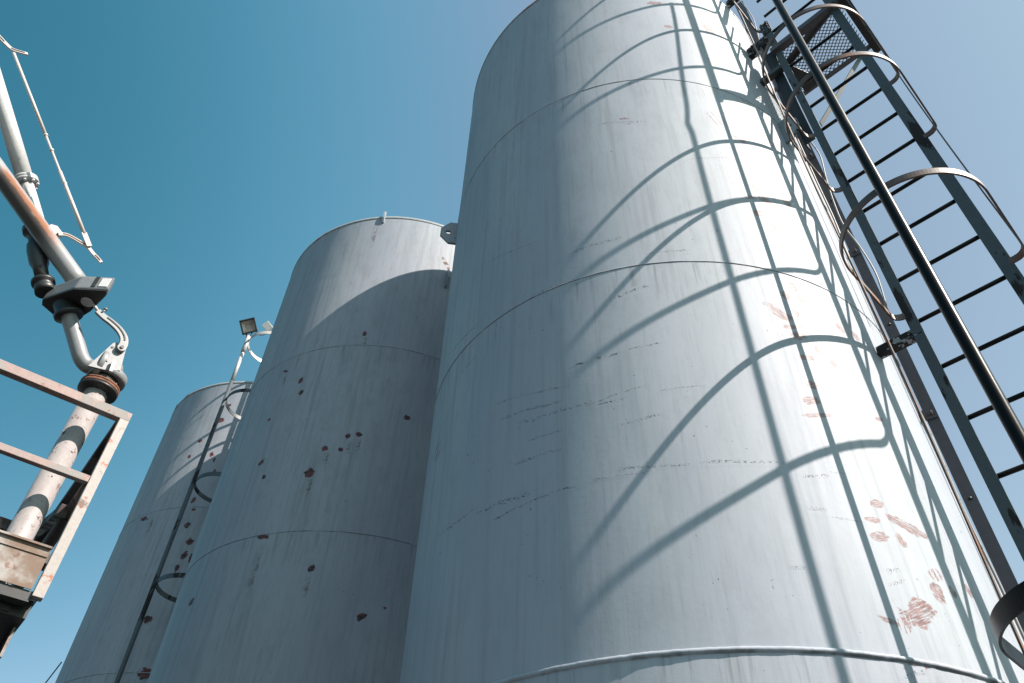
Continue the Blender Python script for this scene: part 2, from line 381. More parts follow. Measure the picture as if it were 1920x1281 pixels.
# ------------------------------------------------------------------ tanks
TR = 1.411; TH = 8.489
SEAMS = (2.642, 4.574, 6.505)
BIG_SCUFFS = [(-1.7713,5.979,0.097,0.041,-0.99),(-1.3536,6.051,0.171,0.105,-1.19),(-1.2601,6.161,0.134,0.143,-0.94),(-1.2664,5.874,0.074,0.047,-0.11),(-1.0326,6.054,0.197,0.172,-1.02),(-1.1192,5.846,0.082,0.044,0.66),(-1.1693,5.579,0.046,0.06,-0.4),(-1.1264,5.538,0.065,0.073,-0.56),(-1.2688,5.33,0.079,0.043,0.47),(-1.318,5.214,0.078,0.033,0.4),(-1.2516,5.227,0.095,0.076,-0.41),(-1.295,5.077,0.119,0.045,0.42),(-1.2061,5.175,0.105,0.044,0.51),(-1.2605,4.954,0.074,0.043,0.44),(-1.1313,5.321,0.163,0.052,-1.32),(-1.1428,5.056,0.104,0.054,-1.11),(-1.1309,4.928,0.092,0.063,-1),(-1.2609,4.477,0.059,0.059,0.38),(-1.3093,4.397,0.05,0.055,0.33),(-1.2424,4.398,0.071,0.043,-1.14),(-1.3587,4.254,0.15,0.062,-0.61),(-1.29,4.281,0.04,0.042,0.34),(-1.3215,4.174,0.112,0.02,0.3),(-1.3148,4.117,0.099,0.043,0.3),(-1.1097,4.292,0.054,0.043,-0.92),(-1.0337,4.29,0.051,0.05,-1.02),(-1.2419,4.055,0.054,0.056,-0.85),(-1.3126,3.98,0.084,0.034,0.29),(-1.2089,3.998,0.058,0.027,-1.16),(-1.3233,3.814,0.051,0.044,0.26),(-1.3433,3.721,0.076,0.04,0.24),(-1.343,3.641,0.128,0.014,0.23),(-1.0911,3.736,0.059,0.019,0.4),(-1.238,3.249,0.078,0.027,0.25),(-1.2761,3.167,0.082,0.015,0.22),(-1.2742,3.099,0.076,0.026,0.21),(-1.1528,3.178,0.196,0.044,-0.21),(-1.1983,3.107,0.058,0.03,-1.28),(-1.12,2.996,0.038,0.074,-1.29),(-1.1355,2.92,0.055,0.064,-0.44),(-1.0736,2.947,0.036,0.028,-0.79),(-0.9922,2.982,0.049,0.03,-0.9),(-1.2309,2.82,0.18,0.08,0.47),(-1.3302,2.769,0.073,0.018,-0.31),(-1.291,2.763,0.044,0.043,-1.55),(-1.2922,2.634,0.097,0.027,-0.1),(-2.7672,4.025,0.125,0.135,-2.32),(-1.5103,7.812,0.127,0.062,0.24),(-1.4649,7.383,0.063,0.046,0.33),(-1.2076,7.567,0.125,0.138,-0.32),(-1.1874,7.334,0.117,0.067,0.24)]
MID_SCUFFS = [(-1.2487,5.731,0.066,0.056,0.29),(-1.572,5.451,0.068,0.04,1.14),(-1.5086,5.477,0.056,0.05,0.09),(-1.6879,5.329,0.054,0.048,-0.04),(-1.5964,5.317,0.043,0.037,0.03),(-2.097,5.299,0.055,0.071,-0.31),(-2.0385,5.132,0.049,0.045,-0.27),(-2.1477,5.777,0.048,0.028,-0.38),(-1.7409,5.099,0.09,0.081,-0.08),(-1.9208,4.553,0.107,0.04,-0.16),(-1.607,4.267,0.059,0.048,0.91),(-1.3166,3.95,0.082,0.045,0.74),(-2.3376,4.178,0.068,0.053,0.91),(-1.609,6.651,0.045,0.057,0.01),(-1.9772,6.148,0.074,0.043,1.37),(-1.9466,5.99,0.06,0.04,1.37),(-2.1377,6.346,0.068,0.03,-0.43),(-1.1394,7.876,0.053,0.216,0.51),(-1.2109,4.039,0.019,0.015,0.2)]
FAR_SCUFFS = [(-2.1216,6.443,0.159,0.063,-0.28),(-1.7068,7.818,0.104,0.08,-0.06),(-1.6658,7.268,0.062,0.074,-0.03),(-1.8805,7.266,0.05,0.049,-0.18),(-1.8313,7.497,0.057,0.05,-0.15),(-1.6237,7.185,0.04,0.073,0.01),(-1.5844,7.003,0.039,0.063,0.03),(-1.6746,6.597,0.089,0.044,1.46),(-1.6437,6.464,0.045,0.036,-0),(-1.6479,6.26,0.095,0.067,1.29),(-1.5781,6.044,0.096,0.081,0.04),(-1.5845,5.869,0.109,0.068,1.34),(-1.604,5.719,0.09,0.058,1.51),(-1.5233,5.851,0.125,0.043,1.56),(-1.6802,5.125,0.129,0.082,-0.01),(-1.5606,4.563,0.137,0.126,0.04),(-1.6692,8.302,0.06,0.048,-0.04),(-2.5307,8.49,0.33,0.049,-0.56),(-1.6727,8.068,0.059,0.046,-0.04)]
BIG_DASHES = [(-2.3466,5.096,0.473,0.026,-0.3),(-2.1198,4.582,0.357,0.022,-0.08),(-1.8407,4.386,0.218,0.019,0.26),(-1.8559,4.013,0.315,0.017,0.08),(-1.979,3.992,0.305,0.017,0.11),(-2.2092,3.917,0.531,0.016,-0.21),(-2.2262,3.826,0.39,0.016,-0.16),(-2.0811,3.745,0.591,0.015,-0.09),(-2.1635,3.643,0.2,0.015,-0.04),(-2.1895,3.548,0.269,0.014,-0.08),(-1.9378,3.755,0.338,0.015,0.19),(-1.8623,3.373,0.258,0.012,-0.07),(-2.318,3.388,0.377,0.014,-0.05),(-2.2209,3.332,0.531,0.014,0.05),(-1.8648,3.605,0.224,0.014,0.13),(-1.939,3.348,0.287,0.012,-0.04),(-1.6051,3.366,0.369,0.012,0.03),(-1.4063,3.326,0.137,0.012,0.14),(-1.7857,3.364,0.141,0.012,-0.06),(-1.4334,3.168,0.093,0.012,0.01),(-1.3536,3.146,0.159,0.012,0.03),(-1.5266,2.927,0.087,0.01,0.02),(-1.2653,2.964,0.077,0.01,0.25),(-1.2661,2.918,0.096,0.009,0.35),(-1.3096,2.592,0.118,0.007,0.32),(-1.3764,3.348,0.256,0.012,0.13),(-1.7018,4.655,0.266,0.021,0.02),(-1.9477,4.812,0.352,0.023,0.1),(-1.4461,5.556,0.359,0.027,0.31),(-1.7885,5.978,0.352,0.032,-0.2),(-1.7288,3.748,0.224,0.015,0.08),(-2.5389,3.43,0.348,0.018,-0.01),(-2.6074,4.68,0.374,0.034,-0.09),(-2.5721,4.403,0.271,0.034,0.12)]
MID_DRIPS = [(-1.725, 8.172, 0.55, 0.07), (-1.924, 4.278, 0.55, 0.08), (-1.605, 6.534, 0.22, 0.05), (-1.565, 5.332, 0.2, 0.06), (-1.51, 5.36, 0.2, 0.06), (-1.733, 4.962, 0.25, 0.06), (-2.132, 6.222, 0.2, 0.05), (-1.677, 5.227, 0.18, 0.06), (-1.616, 4.127, 0.25, 0.05)]
FAR_DRIPS = [(-2.296, 8.168, 0.7, 0.12), (-2.057, 8.212, 0.5, 0.1), (-2.022, 6.3, 0.4, 0.08)]

def mark(bm, th, z, ln, wd, rot, mi, r=TR, off=0.0015):
    lay = bm.loops.layers.uv.verify(); nu, nv = max(6, int(ln*1.5/0.0125)), 4; rows = []
    for j in range(nv+1):
        row = []
        for i in range(nu+1):
            u, v = 2*i/nu-1, 2*j/nv-1
            a, b = u*ln/2, v*wd/2
            du = a*math.cos(rot)-b*math.sin(rot); dz = a*math.sin(rot)+b*math.cos(rot)
            t = th+du/r
            row.append((bm.verts.new(((r+off)*math.cos(t), (r+off)*math.sin(t), z+dz)), u, v))
        rows.append(row)
    for j in range(nv):
        for i in range(nu):
            q = [rows[j][i], rows[j][i+1], rows[j+1][i+1], rows[j+1][i]]
            f = bm.faces.new([x[0] for x in q]); f.material_index = mi; f.smooth = True
            for lp, x in zip(f.loops, q): lp[lay].uv = (x[1], x[2])

def make_tank(cx, cy, label, scuffs, dashes, chips, drips, tone, seed, beads, streaks=1.0):
    rnd = random.Random(seed)
    root = thing('storage_tank', (cx, cy, 0), label, 'tank', 'cylindrical tanks standing in a row')
    seam_par = [(z, wd) for z, wd in zip(SEAMS, (0.008, 0.004, 0.0035))]
    mats = [tank_paint('tank paint', None, tone, seam_par, streaks), tank_paint('tank paint with red scuffs', 'scuff', tone, (), streaks),
            tank_paint('tank paint with scratches', 'dash', tone, (), streaks), tank_paint('tank paint with rust chips', 'rust chip', tone, (), streaks),
            tank_paint('tank paint with drips', 'drip', tone, (), streaks)]
    bm = B(); seg = 720; zs = [0, 0.7, 1.4, 2.0, 2.64, 3.3, 4.0, 4.57, 5.2, 5.9, 6.5, 7.2, 7.9, TH]
    rings = [[bm.verts.new((TR*math.cos(2*math.pi*k/seg), TR*math.sin(2*math.pi*k/seg), z)) for k in range(seg)] for z in zs]
    for i in range(len(zs)-1):
        for k in range(seg):
            f = bm.faces.new([rings[i][k], rings[i][(k+1) % seg], rings[i+1][(k+1) % seg], rings[i+1][k]]); f.smooth = True
    for i, s_ in enumerate(scuffs): mark(bm, *s_[:2], s_[2]*1.3+0.015, s_[3]*1.35+0.015, s_[4], 1, off=0.00004+0.000004*(i % 9))
    for i, s_ in enumerate(chips): mark(bm, *s_[:2], s_[2]*1.4+0.01, s_[3]*1.45+0.01, s_[4], 3, off=0.00005+0.000004*(i % 9))
    for i, s_ in enumerate(dashes): mark(bm, s_[0], s_[1], s_[2], 0.028+0.03*((i*7) % 5)/4, s_[4], 2, off=0.00009+0.000003*(i % 20))
    for i, s_ in enumerate(drips): mark(bm, s_[0], s_[1], s_[2], s_[3], R(-90), 4, off=0.00003+0.000002*(i % 5))
    me = bpy.data.meshes.new('shell'); bm.to_mesh(me); bm.free()
    for m in mats: me.materials.append(m)
    sh = bpy.data.objects.new('shell', me); COL.objects.link(sh); sh.parent = root
    # horizontal weld beads
    for z, (h, out) in zip(SEAMS, beads):
        bm = B(); seg = 720; prof = [(-h, -0.001), (-h*0.6, out*0.75), (0, out), (h*0.6, out*0.75), (h, -0.001)]
        ph = [rnd.uniform(0, 6.28) for _ in range(8)]
        rr = []
        for k in range(seg):
            t = 2*math.pi*k/seg; wz = 0.0014*sum(math.sin(t*f_+p)/(1+i*0.4) for i, (f_, p) in enumerate(zip((5, 9, 17, 31, 57), ph)))*0.4+rnd.uniform(-.0008, .0008)
            ro = 1+0.07*math.sin(t*61+ph[6])+rnd.uniform(-.06, .06)
            rr.append([bm.verts.new(((TR+b*ro)*math.cos(t), (TR+b*ro)*math.sin(t), z+a+wz)) for a, b in prof])
        for k in range(seg):
            for j in range(4):
                f = bm.faces.new([rr[k][j], rr[(k+1) % seg][j], rr[(k+1) % seg][j+1], rr[k][j+1]]); f.smooth = True
        me = bpy.data.meshes.new('weld_seam'); bm.to_mesh(me); bm.free(); me.materials.append(mats[0])
        o = bpy.data.objects.new('weld_seam', me); COL.objects.link(o); o.parent = root
    # rim angle and shallow cone roof
    bm = B(); lathe(bm, (0, 0, 0), (0, 0, 1), [(TR+0.0, TH-0.035), (TR+0.004, TH-0.033), (TR+0.004, TH+0.002), (TR-0.02, TH+0.002)], 360, False, False)
    me = bpy.data.meshes.new('rim'); bm.to_mesh(me); bm.free(); me.materials.append(RIM)
    o = bpy.data.objects.new('rim', me); COL.objects.link(o); o.parent = root
    bm = B(); lathe(bm, (0, 0, 0), (0, 0, 1), [(TR-0.02, TH-0.001), (TR*0.5, TH+0.06), (0.02, TH+0.12)], 128, False, True)
    me = bpy.data.meshes.new('roof'); bm.to_mesh(me); bm.free(); me.materials.append(MAT['roof'])
    o = bpy.data.objects.new('roof', me); COL.objects.link(o); o.parent = root
    return root
RIM = painted('rusting rim paint', (0.22, 0.235, 0.24), (0.15, 0.065, 0.04), 0.52, 0.64, 3.5, 0.5, 0.3, (1, 1, 1))
def lug(tank, th, z, w=0.22, h=0.24, upright=False):
    """lifting lug: chamfered plate with a round eye, standing off the shell"""
    c = Vector(tank.location); rad = V(math.cos(th), math.sin(th), 0); p = c+rad*TR+V(0, 0, z); up = V(0, 0, 1); nrm = rad.cross(up)
    poly = [p+rad*a+up*b for a, b in ((-0.004, -h/2), (w*0.45, -h/2), (w, -h*0.17), (w, h*0.17), (w*0.45, h/2), (-0.004, h/2))]
    bm = B(); plate_hole(bm, poly, p+rad*w*0.52, w*0.17, nrm, 0.02)
    return obj('lifting_lug', bm, MAT['lug'], tank)

BIG = (0.9434, 3.7842); MID = (-1.3178, 6.4443); FAR = (-3.5646, 9.2784)
big = make_tank(*BIG, 'nearest and largest looking grey tank, crossed by long ladder cage shadows', BIG_SCUFFS, BIG_DASHES, [], [], 1.0, 3, ((0.011, 0.009), (0.005, 0.0035), (0.005, 0.003)))
mid = make_tank(*MID, 'middle grey tank, shaded below a curved edge of sunlight near its top', [], [], MID_SCUFFS, MID_DRIPS, 0.88, 5, ((0.006, 0.004), (0.005, 0.0035), (0.005, 0.003)), 1.6)
far = make_tank(*FAR, 'farthest grey tank at left with rusty rim behind the middle tank', [], [], FAR_SCUFFS, FAR_DRIPS, 0.88, 9, ((0.006, 0.004), (0.005, 0.0035), (0.005, 0.003)), 1.6)
lug(big, -3.0157, 6.343, 0.125, 0.25)
lug(big, -3.0157+2.09, 6.343, 0.125, 0.25); lug(big, -3.0157-2.09, 6.343, 0.125, 0.25)
lug(mid, -1.665, 8.47, 0.035, 0.20); lug(mid, -1.12, 7.62, 0.09, 0.25)

# ------------------------------------------------------------------ caged ladders
def frame(mx, my, ex, ey, nx, ny):
    e = V(ex, ey, 0).normalized(); n_ = V(nx, ny, 0); n_ = (n_-e*n_.dot(e)).normalized(); m = V(mx, my, 0)
    return lambda a, b, z: m+e*a+n_*b+V(0, 0, z), e, n_
def hoop_path(P, z, eL=-0.295, eR=0.325, st=0.245, depth=0.77, flare=0.0, n0=0.0):
    c = (eL+eR)/2; r = (eR-eL)/2+flare; pts = []
    L, Rr_ = c-r, c+r; k = 0.05
    pts += [P(-st, n0, z), P(L+k, n0, z)]
    for i in range(1, 6):
        a = math.pi*0.5*i/5; pts.append(P(L+k-k*math.sin(a), n0+k-k*math.cos(a), z))
    cy = depth-r
    for i in range(0, 65):
        a = math.pi*i/64; pts.append(P(c-r*math.cos(a), cy+r*math.sin(a), z))
    for i in range(0, 6):
        a = math.pi*0.5*i/5; pts.append(P(Rr_-k+k*math.cos(a), n0+k-k*math.sin(a), z))
    pts += [P(st, n0, z)]
    return pts

# --- the big tank's ladder
P, e, nn = frame(2.088, 2.342, 0.69, -0.724, -0.724, -0.69)
lad = thing('caged_ladder', P(0, 0, 0), 'dark steel caged ladder rising beside the nearest tank, top right', 'ladder')
def stile(a0, sgn, z0, z1, w, dp, name='stile'):
    bm = B(); c0 = P(a0+sgn*w/2, 0, z0); c1 = P(a0+sgn*w/2, 0, z1)
    bar(bm, c0, c1, w, 0.008, e)
    d0 = P(a0+sgn*(w-0.004), -0.004-dp/2, z0); d1 = P(a0+sgn*(w-0.004), -0.004-dp/2, z1)
    bar(bm, d0, d1, 0.008, dp, e)
    return obj(name, bm, MAT['steel_blue'], lad)
stile(-0.2, -1, 0.3, 7.80, 0.05, 0.050); stile(0.2, 1, 0.3, 9.9, 0.060, 0.036)
# bolted top of the left stile
bm = B(); box(bm, P(-0.232, 0.008, 7.72), e, nn, V(0, 0, 1), 0.075, 0.008, 0.16)
for dz in (-0.05, 0.0, 0.05):
    for da in (-0.02, 0.02): lathe(bm, P(-0.232+da, 0.012, 7.72+dz), nn, [(0.011, 0), (0.011, 0.010), (0.006, 0.012), (0.006, 0.022)], 6, smooth=False)
obj('splice_plate', bm, MAT['steel_blue'], lad)
z = 0.448; first = None
RZ = [4.33+0.3*k for k in range(-13, 19)]
for z in RZ:
    if first is None:
        bm = B(); tube(bm, [P(-0.206, -0.012, z), P(0.206, -0.012, z)], 0.0115, 10); first = obj('rung', bm, MAT['black'], lad); z00 = z
    else: child_copy(first, lad, (0, 0, z-z00))
HZ = [2.62, 4.39, 5.49, 6.11, 7.72, 8.82]
for z in HZ:
    bm = B(); sweep(bm, hoop_path(P, z, flare=0.03 if z < 3 else 0, depth=0.82 if z < 3 else 0.77), 0.062 if z < 3 else 0.036, 0.009)
    obj('hoop', bm, MAT['black'] if z < 3 else MAT['band'], lad)
bm = B(); tube(bm, [P(0.015, 0.795, 0.9+0.5*i) for i in range(19)], 0.0225, 16); obj('cage_bar', bm, MAT['black'], lad, label='round black front bar of the cage')
# side straps: flat bars inside the hoops, the right one dented
def strap(a, b, z0, z1, dents):
    pts = []
    nz = 60
    for i in range(nz+1):
        z = z0+(z1-z0)*i/nz; d = 0.0; dn = 0.0
        for zc, amp, wd, ampn in dents:
            g_ = math.exp(-((z-zc)/wd)**2); d += amp*g_; dn += ampn*g_
        d += 0.006*math.sin(z*2.1+a)
        pts.append(P(a+d, b+dn, z))
    bm = B(); sweep(bm, pts, 0.021, 0.006, nn); return obj('cage_strap', bm, MAT['band'], lad)
strap(-0.284, 0.43, 1.9, 9.6, [(9.0, 0, 1.6, -0.03)]); strap(0.314, 0.42, 1.9, 8.84, [(9.0, 0, 1.3, -0.08), (7.0, 0, 0.10, 0.012), (2.6, 0, 1.3, -0.02)])
# standoffs to the shell
def standoff(z, base_a, w, t, name='standoff', mat='bracket', b0=-0.02, a1=-0.21):
    bm = B(); pa = P(a1, b0, z); rel = Vector((pa.x-BIG[0], pa.y-BIG[1], 0)); 
    # walk along -e until the shell is met
    q = pa.copy(); k = 0
    while (Vector((q.x-BIG[0], q.y-BIG[1], 0)).length > TR-0.003) and k < 400: q -= e*0.002; k += 1
    bar(bm, q, pa, w, t, V(0, 0, 1))
    bar(bm, q+V(0, 0, -w/2), pa+V(0, 0, -w/2), 0.006, 0.05, V(0, 0, 1))
    return obj(name, bm, MAT[mat], lad), q
standoff(4.28, 0, 0.06, 0.010)
_, q1 = standoff(7.12, 0, 0.07, 0.012, mat='steel_blue')
_, q2 = standoff(7.60, 0, 0.15, 0.012)
standoff(2.2, 0, 0.06, 0.010); standoff(8.6, 0, 0.10, 0.012, a1=0.2)
for dx, dz in ((0.05, 0.04), (0.10, -0.03), (0.05, -0.05), (0.03, 0.0)):
    bm = B(); lathe(bm, q2+e*dx+nn*0.005+V(0, 0, dz), nn, [(0.012, 0), (0.012, 0.01), (0.006, 0.012), (0.006, 0.024)], 6, smooth=False); obj('bolt', bm, MAT['dark'], lad)
# dark splice angle behind the left stile
bm = B(); bar(bm, P(-0.30, -0.05, 6.15), P(-0.30, -0.05, 7.45), 0.07, 0.012, e); bar(bm, P(-0.335, -0.08, 6.15), P(-0.335, -0.08, 7.45), 0.008, 0.06, e)
obj('splice_angle', bm, MAT['dark'], lad)

# --- mesh landing behind the ladder
PZ = 7.35; ctr = P(0, -0.2, PZ)
plat = thing('mesh_landing', ctr, 'small square landing of expanded metal mesh behind the caged ladder', 'platform')
A0, A1, N0, N1 = -0.265, 0.285, -0.46, 0.03
bm = B()
for a, b in (((A0, N1), (A1, N1)), ((A0, N0), (A1, N0)), ((A0, N0), (A0, N1))): bar(bm, P(*a, PZ-0.02), P(*b, PZ-0.02), 0.05, 0.008, V(0, 0, 1))
bar(bm, P(A0, N0+0.015, PZ-0.042), P(A1, N0+0.015, PZ-0.042), 0.006, 0.04, V(0, 0, 1))
bar(bm, P(A0, N1-0.03, PZ-0.042), P(A1, N1-0.03, PZ-0.042), 0.006, 0.05, V(0, 0, 1))
obj('frame', bm, MAT['rail'], plat)
bm = B(); bar(bm, P(A1+0.03, N0-0.05, PZ-0.03), P(A1+0.03, N1+0.22, PZ-0.03), 0.10, 0.06, V(0, 0, 1)); obj('side_beam', bm, MAT['dark'], plat)
bm = B(); NR, NC = 26, 15
for i in range(-NR, NR+NC):  # two families of strands form the diamonds
    for s_ in (-1, 1):
        pass
dx = 0.036; dy = 0.017
na = int((A1-A0)/dx); nb = int((N1-N0)/dy)
for j in range(nb):
    for i in range(na):
        a = A0+dx*(i+(0.5 if j % 2 else 0)); b = N0+dy*j
        for s_ in (-1, 1):
            bar(bm, P(a, b, PZ+0.004), P(a+s_*dx/2, b+dy, PZ+0.004-0.003*s_), 0.0055, 0.003, V(0, 0, 1) if False else e)
obj('mesh_floor', bm, MAT['mesh'], plat)
bm = B(); bar(bm, P(A0+0.04, N1-0.16, PZ-0.035), P(A1-0.03, N1-0.0, PZ-0.035), 0.045, 0.006, nn); bar(bm, P(A0+0.04, N1-0.18, PZ-0.055), P(A1-0.03, N1-0.02, PZ-0.055), 0.04, 0.006, V(0, 0, 1)); obj('cross_brace', bm, MAT['rail'], plat)
bm = B(); bar(bm, P(0.20, N0+0.01, PZ-0.08), P(-0.2, -0.06, 6.26), 0.035, 0.006, nn); obj('knee_brace', bm, MAT['dark'], plat)
bm = B(); prism(bm, [P(-0.255, -0.25, PZ-0.06), P(-0.255, -0.05, PZ-0.06), P(-0.1, -0.42, PZ-0.06), P(-0.24, -0.44, PZ-0.06)], (0, 0, 1), 0.01); obj('gusset', bm, MAT['dark'], plat)
bm = B(); bar(bm, P(A1+0.06, N1+0.2, 7.25), P(A1+0.06, N1+0.2, 9.2), 0.04, 0.04, e); obj('post', bm, MAT['dark'], plat)

# --- cable rail close to the shell, held by clamps
def polar(az, d, z): return V(d*math.sin(R(az)), d*math.cos(R(az)), z)
ra = 35.85; rd = 3.45
rail = thing('cable_rail', polar(ra, rd, 0), 'grey vertical flat rail with bolts, between nearest tank and ladder', 'rail')
tang = V(math.cos(R(ra)), -math.sin(R(ra)), 0); vw = V(-math.sin(R(ra)), -math.cos(R(ra)), 0)
bm = B(); bar(bm, polar(ra, rd, 0.2), polar(ra, rd, 9.0), 0.055, 0.006, tang); bar(bm, polar(ra, rd, 0.2)+tang*0.025-vw*0.02, polar(ra, rd, 9.0)+tang*0.025-vw*0.02, 0.006, 0.035, tang)
obj('flat_bar', bm, MAT['rail'], rail)
CL = (2.33, 3.05, 4.0, 5.24, 6.3, 7.3)
for i, z in enumerate(CL):
    bm = B(); box(bm, polar(ra, rd, z)+vw*0.007-tang*0.012, tang, vw, V(0, 0, 1), 0.075, 0.007, 0.06)
    lathe(bm, polar(ra, rd, z)+vw*0.010, vw, [(0.013, 0), (0.013, 0.011), (0.007, 0.013), (0.007, 0.024)], 6, smooth=False)
    q = polar(ra, rd, z)-tang*0.03
    while Vector((q.x-BIG[0], q.y-BIG[1])).length > TR-0.002: q += (V(BIG[0], BIG[1], q.z)-q).normalized()*0.003
    bar(bm, polar(ra, rd, z)-tang*0.03, q, 0.04, 0.006, V(0, 0, 1))
    obj('clamp', bm, MAT['rail'], rail)
    if i:
        z2 = (z+CL[i-1])/2; bm = B(); lathe(bm, polar(ra, rd, z2)+vw*0.003, vw, [(0.009, 0), (0.008, 0.006), (0.003, 0.008)], 10); obj('bolt', bm, MAT['dark'], rail)
# cables
rc = random.Random(4)
pts = [polar(ra-0.05+rc.uniform(-0.12, 0.12), rd-0.05, 0.3+0.35*i)-tang*0.035 for i in range(26)]
bm = B(); tube(bm, spline(pts, 5), 0.006, 8); tag(obj('cable', bm, MAT['cable']), 'thin pale straight cable running down the left edge of the flat rail', 'cable')
pts = []
for i in range(20):
    z = 4.6+0.24*i; s_ = math.sin(i*1.35)*0.020+rc.uniform(-0.008, 0.008)
    pts.append(polar(ra+0.5, rd-0.17, z)+tang*(s_-0.005))
bm = B(); tube(bm, spline(pts, 6), 0.0045, 8); tag(obj('cable', bm, MAT['cable']), 'loose pale cable weaving in loops between left ladder side and rail', 'cable')
# --- the far tank's ladder
PF, eF, nF = frame(-2.80, 7.63, -0.42, 0.906, -0.906, -0.423)
P = PF
fl = thing('caged_ladder', PF(0, 0, 0), 'thin caged ladder on the farthest tank, partly hidden by the middle tank', 'ladder')
for s_ in (-1, 1):
    bm = B(); bar(bm, PF(s_*0.225, 0, 0.4), PF(s_*0.225, 0, 9.9), 0.05, 0.01, eF); obj('stile', bm, MAT['steel_blue'], fl)
bm = B(); tube(bm, [PF(-0.206, 0, 0.7), PF(0.206, 0, 0.7)], 0.0115, 8); r0 = obj('rung', bm, MAT['black'], fl)
for k in range(1, 30): child_copy(r0, fl, (0, 0, 0.3*k))
for z in (2.8, 4.04, 5.26, 6.48, 7.71, 8.72):
    bm = B(); sweep(bm, hoop_path(PF, z), 0.05, 0.008); obj('hoop', bm, MAT['silver'] if z > 8.4 else MAT['steel_blue'], fl)
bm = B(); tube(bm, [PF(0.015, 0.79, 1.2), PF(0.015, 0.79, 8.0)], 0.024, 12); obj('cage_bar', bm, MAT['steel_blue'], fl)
bm = B(); tube(bm, [PF(0.015, 0.79, 8.0), PF(0.015, 0.79, 8.5)], 0.024, 12); tube(bm, [PF(0.015, 0.79, 8.5), PF(0.015, 0.79, 8.80)], 0.029, 12)  # bar split by colour: dark below, sunlit paleness painted in above
obj('cage_bar', bm, painted('sunlit peeling paint', (0.36, 0.36, 0.36), (0.05, 0.04, 0.04), 0.56, 0.62, 5, 0.45, 0.3, (1, 1, 0.5), second=(0.24, 0.10, 0.06)), fl, label='peeling upper end of the cage bar, coloured pale as sunlit')
for s_ in (-1, 1):
    bm = B(); bar(bm, PF(0.015+s_*0.3, 0.43, 2.8), PF(0.015+s_*0.3, 0.43, 8.72), 0.04, 0.006, nF); obj('cage_strap', bm, MAT['steel_blue'], fl)
for z in (2.0, 5.0, 8.0):
    bm = B(); bar(bm, PF(0.22, 0, z), PF(0.43, 0, z), 0.06, 0.01, V(0, 0, 1)); obj('standoff', bm, MAT['steel_blue'], fl)
# floodlight on the top hoop
top = PF(0.0, 0.80, 8.78)
fd = thing('floodlight', top, 'square black floodlight clamped to the top of the far ladder cage', 'floodlight')
fwd = V(0.14, -0.86, -0.50).normalized(); sx = V(0.96, 0.28, 0.0); sx = (sx-fwd*sx.dot(fwd)).normalized(); sy = fwd.cross(sx)
rl = Matrix.Rotation(R(27), 3, fwd); sx = rl @ sx; sy = rl @ sy
fc = top+V(-0.03, -0.02, 0.17)
bm = B()
F_ = 0.10; I_ = 0.082
fr = [fc+sx*a*F_+sy*b*F_ for a, b in ((-1, -1), (1, -1), (1, 1), (-1, 1))]
for i in range(4):
    a, b = fr[i], fr[(i+1) % 4]; c = (a+b)/2; ins = (fc-c).normalized()*0.010
    bar(bm, a+ins+fwd*0.03, b+ins+fwd*0.03, 0.02, 0.03, fwd.cross(b-a))
obj('bezel', bm, MAT['rubber'], fd)
bm = B()
bk = [fc-fwd*0.045+sx*a*0.06+sy*b*0.06 for a, b in ((-1, -1), (1, -1), (1, 1), (-1, 1))]; ft = [p+fwd*0.015 for p in fr]
va = [bm.verts.new(p) for p in bk]; vb = [bm.verts.new(p) for p in ft]
bm.faces.new(va)
for i in range(4): bm.faces.new([va[i], va[(i+1) % 4], vb[(i+1) % 4], vb[i]])
obj('housing', bm, MAT['white_box'], fd)
bm = B()
rf = [fc+fwd*0.022+sx*a*0.084+sy*b*0.084 for a, b in ((-1, -1), (1, -1), (1, 1), (-1, 1))]; ri = [fc-fwd*0.025+sx*a*0.040+sy*b*0.034 for a, b in ((-1, -1), (1, -1), (1, 1), (-1, 1))]
va = [bm.verts.new(p) for p in rf]; vb = [bm.verts.new(p) for p in ri]
for i in range(4): bm.faces.new([va[i], va[(i+1) % 4], vb[(i+1) % 4], vb[i]])
bm.faces.new(vb); obj('reflector', bm, painted('dull reflector', (0.50, 0.46, 0.42), (0.42, 0.38, 0.35), 0.5, 0.7, 5, 0.35, 0.0, (1, 1, 1)), fd)
bm = B(); tube(bm, [fc+sx*0.02-sy*0.10-fwd*0.0, top+V(0.03, 0.0, 0.02)], 0.008, 8); tube(bm, [fc-sx*0.05-sy*0.09, top+V(-0.01, 0, -0.02)], 0.01, 8); obj('bracket', bm, MAT['rubber'], fd)
bx = fc+sx*0.235-sy*0.045-fwd*0.06
bm = B(); box(bm, bx, (sx+sy*0.45).normalized(), (sy-sx*0.45).normalized(), fwd, 0.10, 0.12, 0.07); obj('junction_box', bm, MAT['white_box'], fd, bevel=0.006)
bm = B(); tube(bm, spline([fc+sx*0.08-sy*0.09, fc+sx*0.13-sy*0.16, bx-sy*0.09, bx-sy*0.20+sx*0.01, bx-sy*0.26+sx*0.04, bx-sy*0.18+sx*0.06, bx-sy*0.07+sx*0.03], 6), 0.005, 6); obj('lamp_cable', bm, MAT['rubber'], fd)

# --- guy wire low at the far left
bm = B(); tube(bm, [V(-3.9, 6.2, 3.0), V(-4.95, 8.6, 4.4)], 0.006, 6); GW = bm
for v_ in GW.verts: pass
GW.free(); bm = B(); tube(bm, [V(-4.84, 8.62, 4.94), V(-13.3, 18.6, 0.0)], 0.007, 6)
tag(obj('guy_wire', bm, MAT['dark']), 'thin dark wire running down from the farthest tank at bottom left', 'wire')

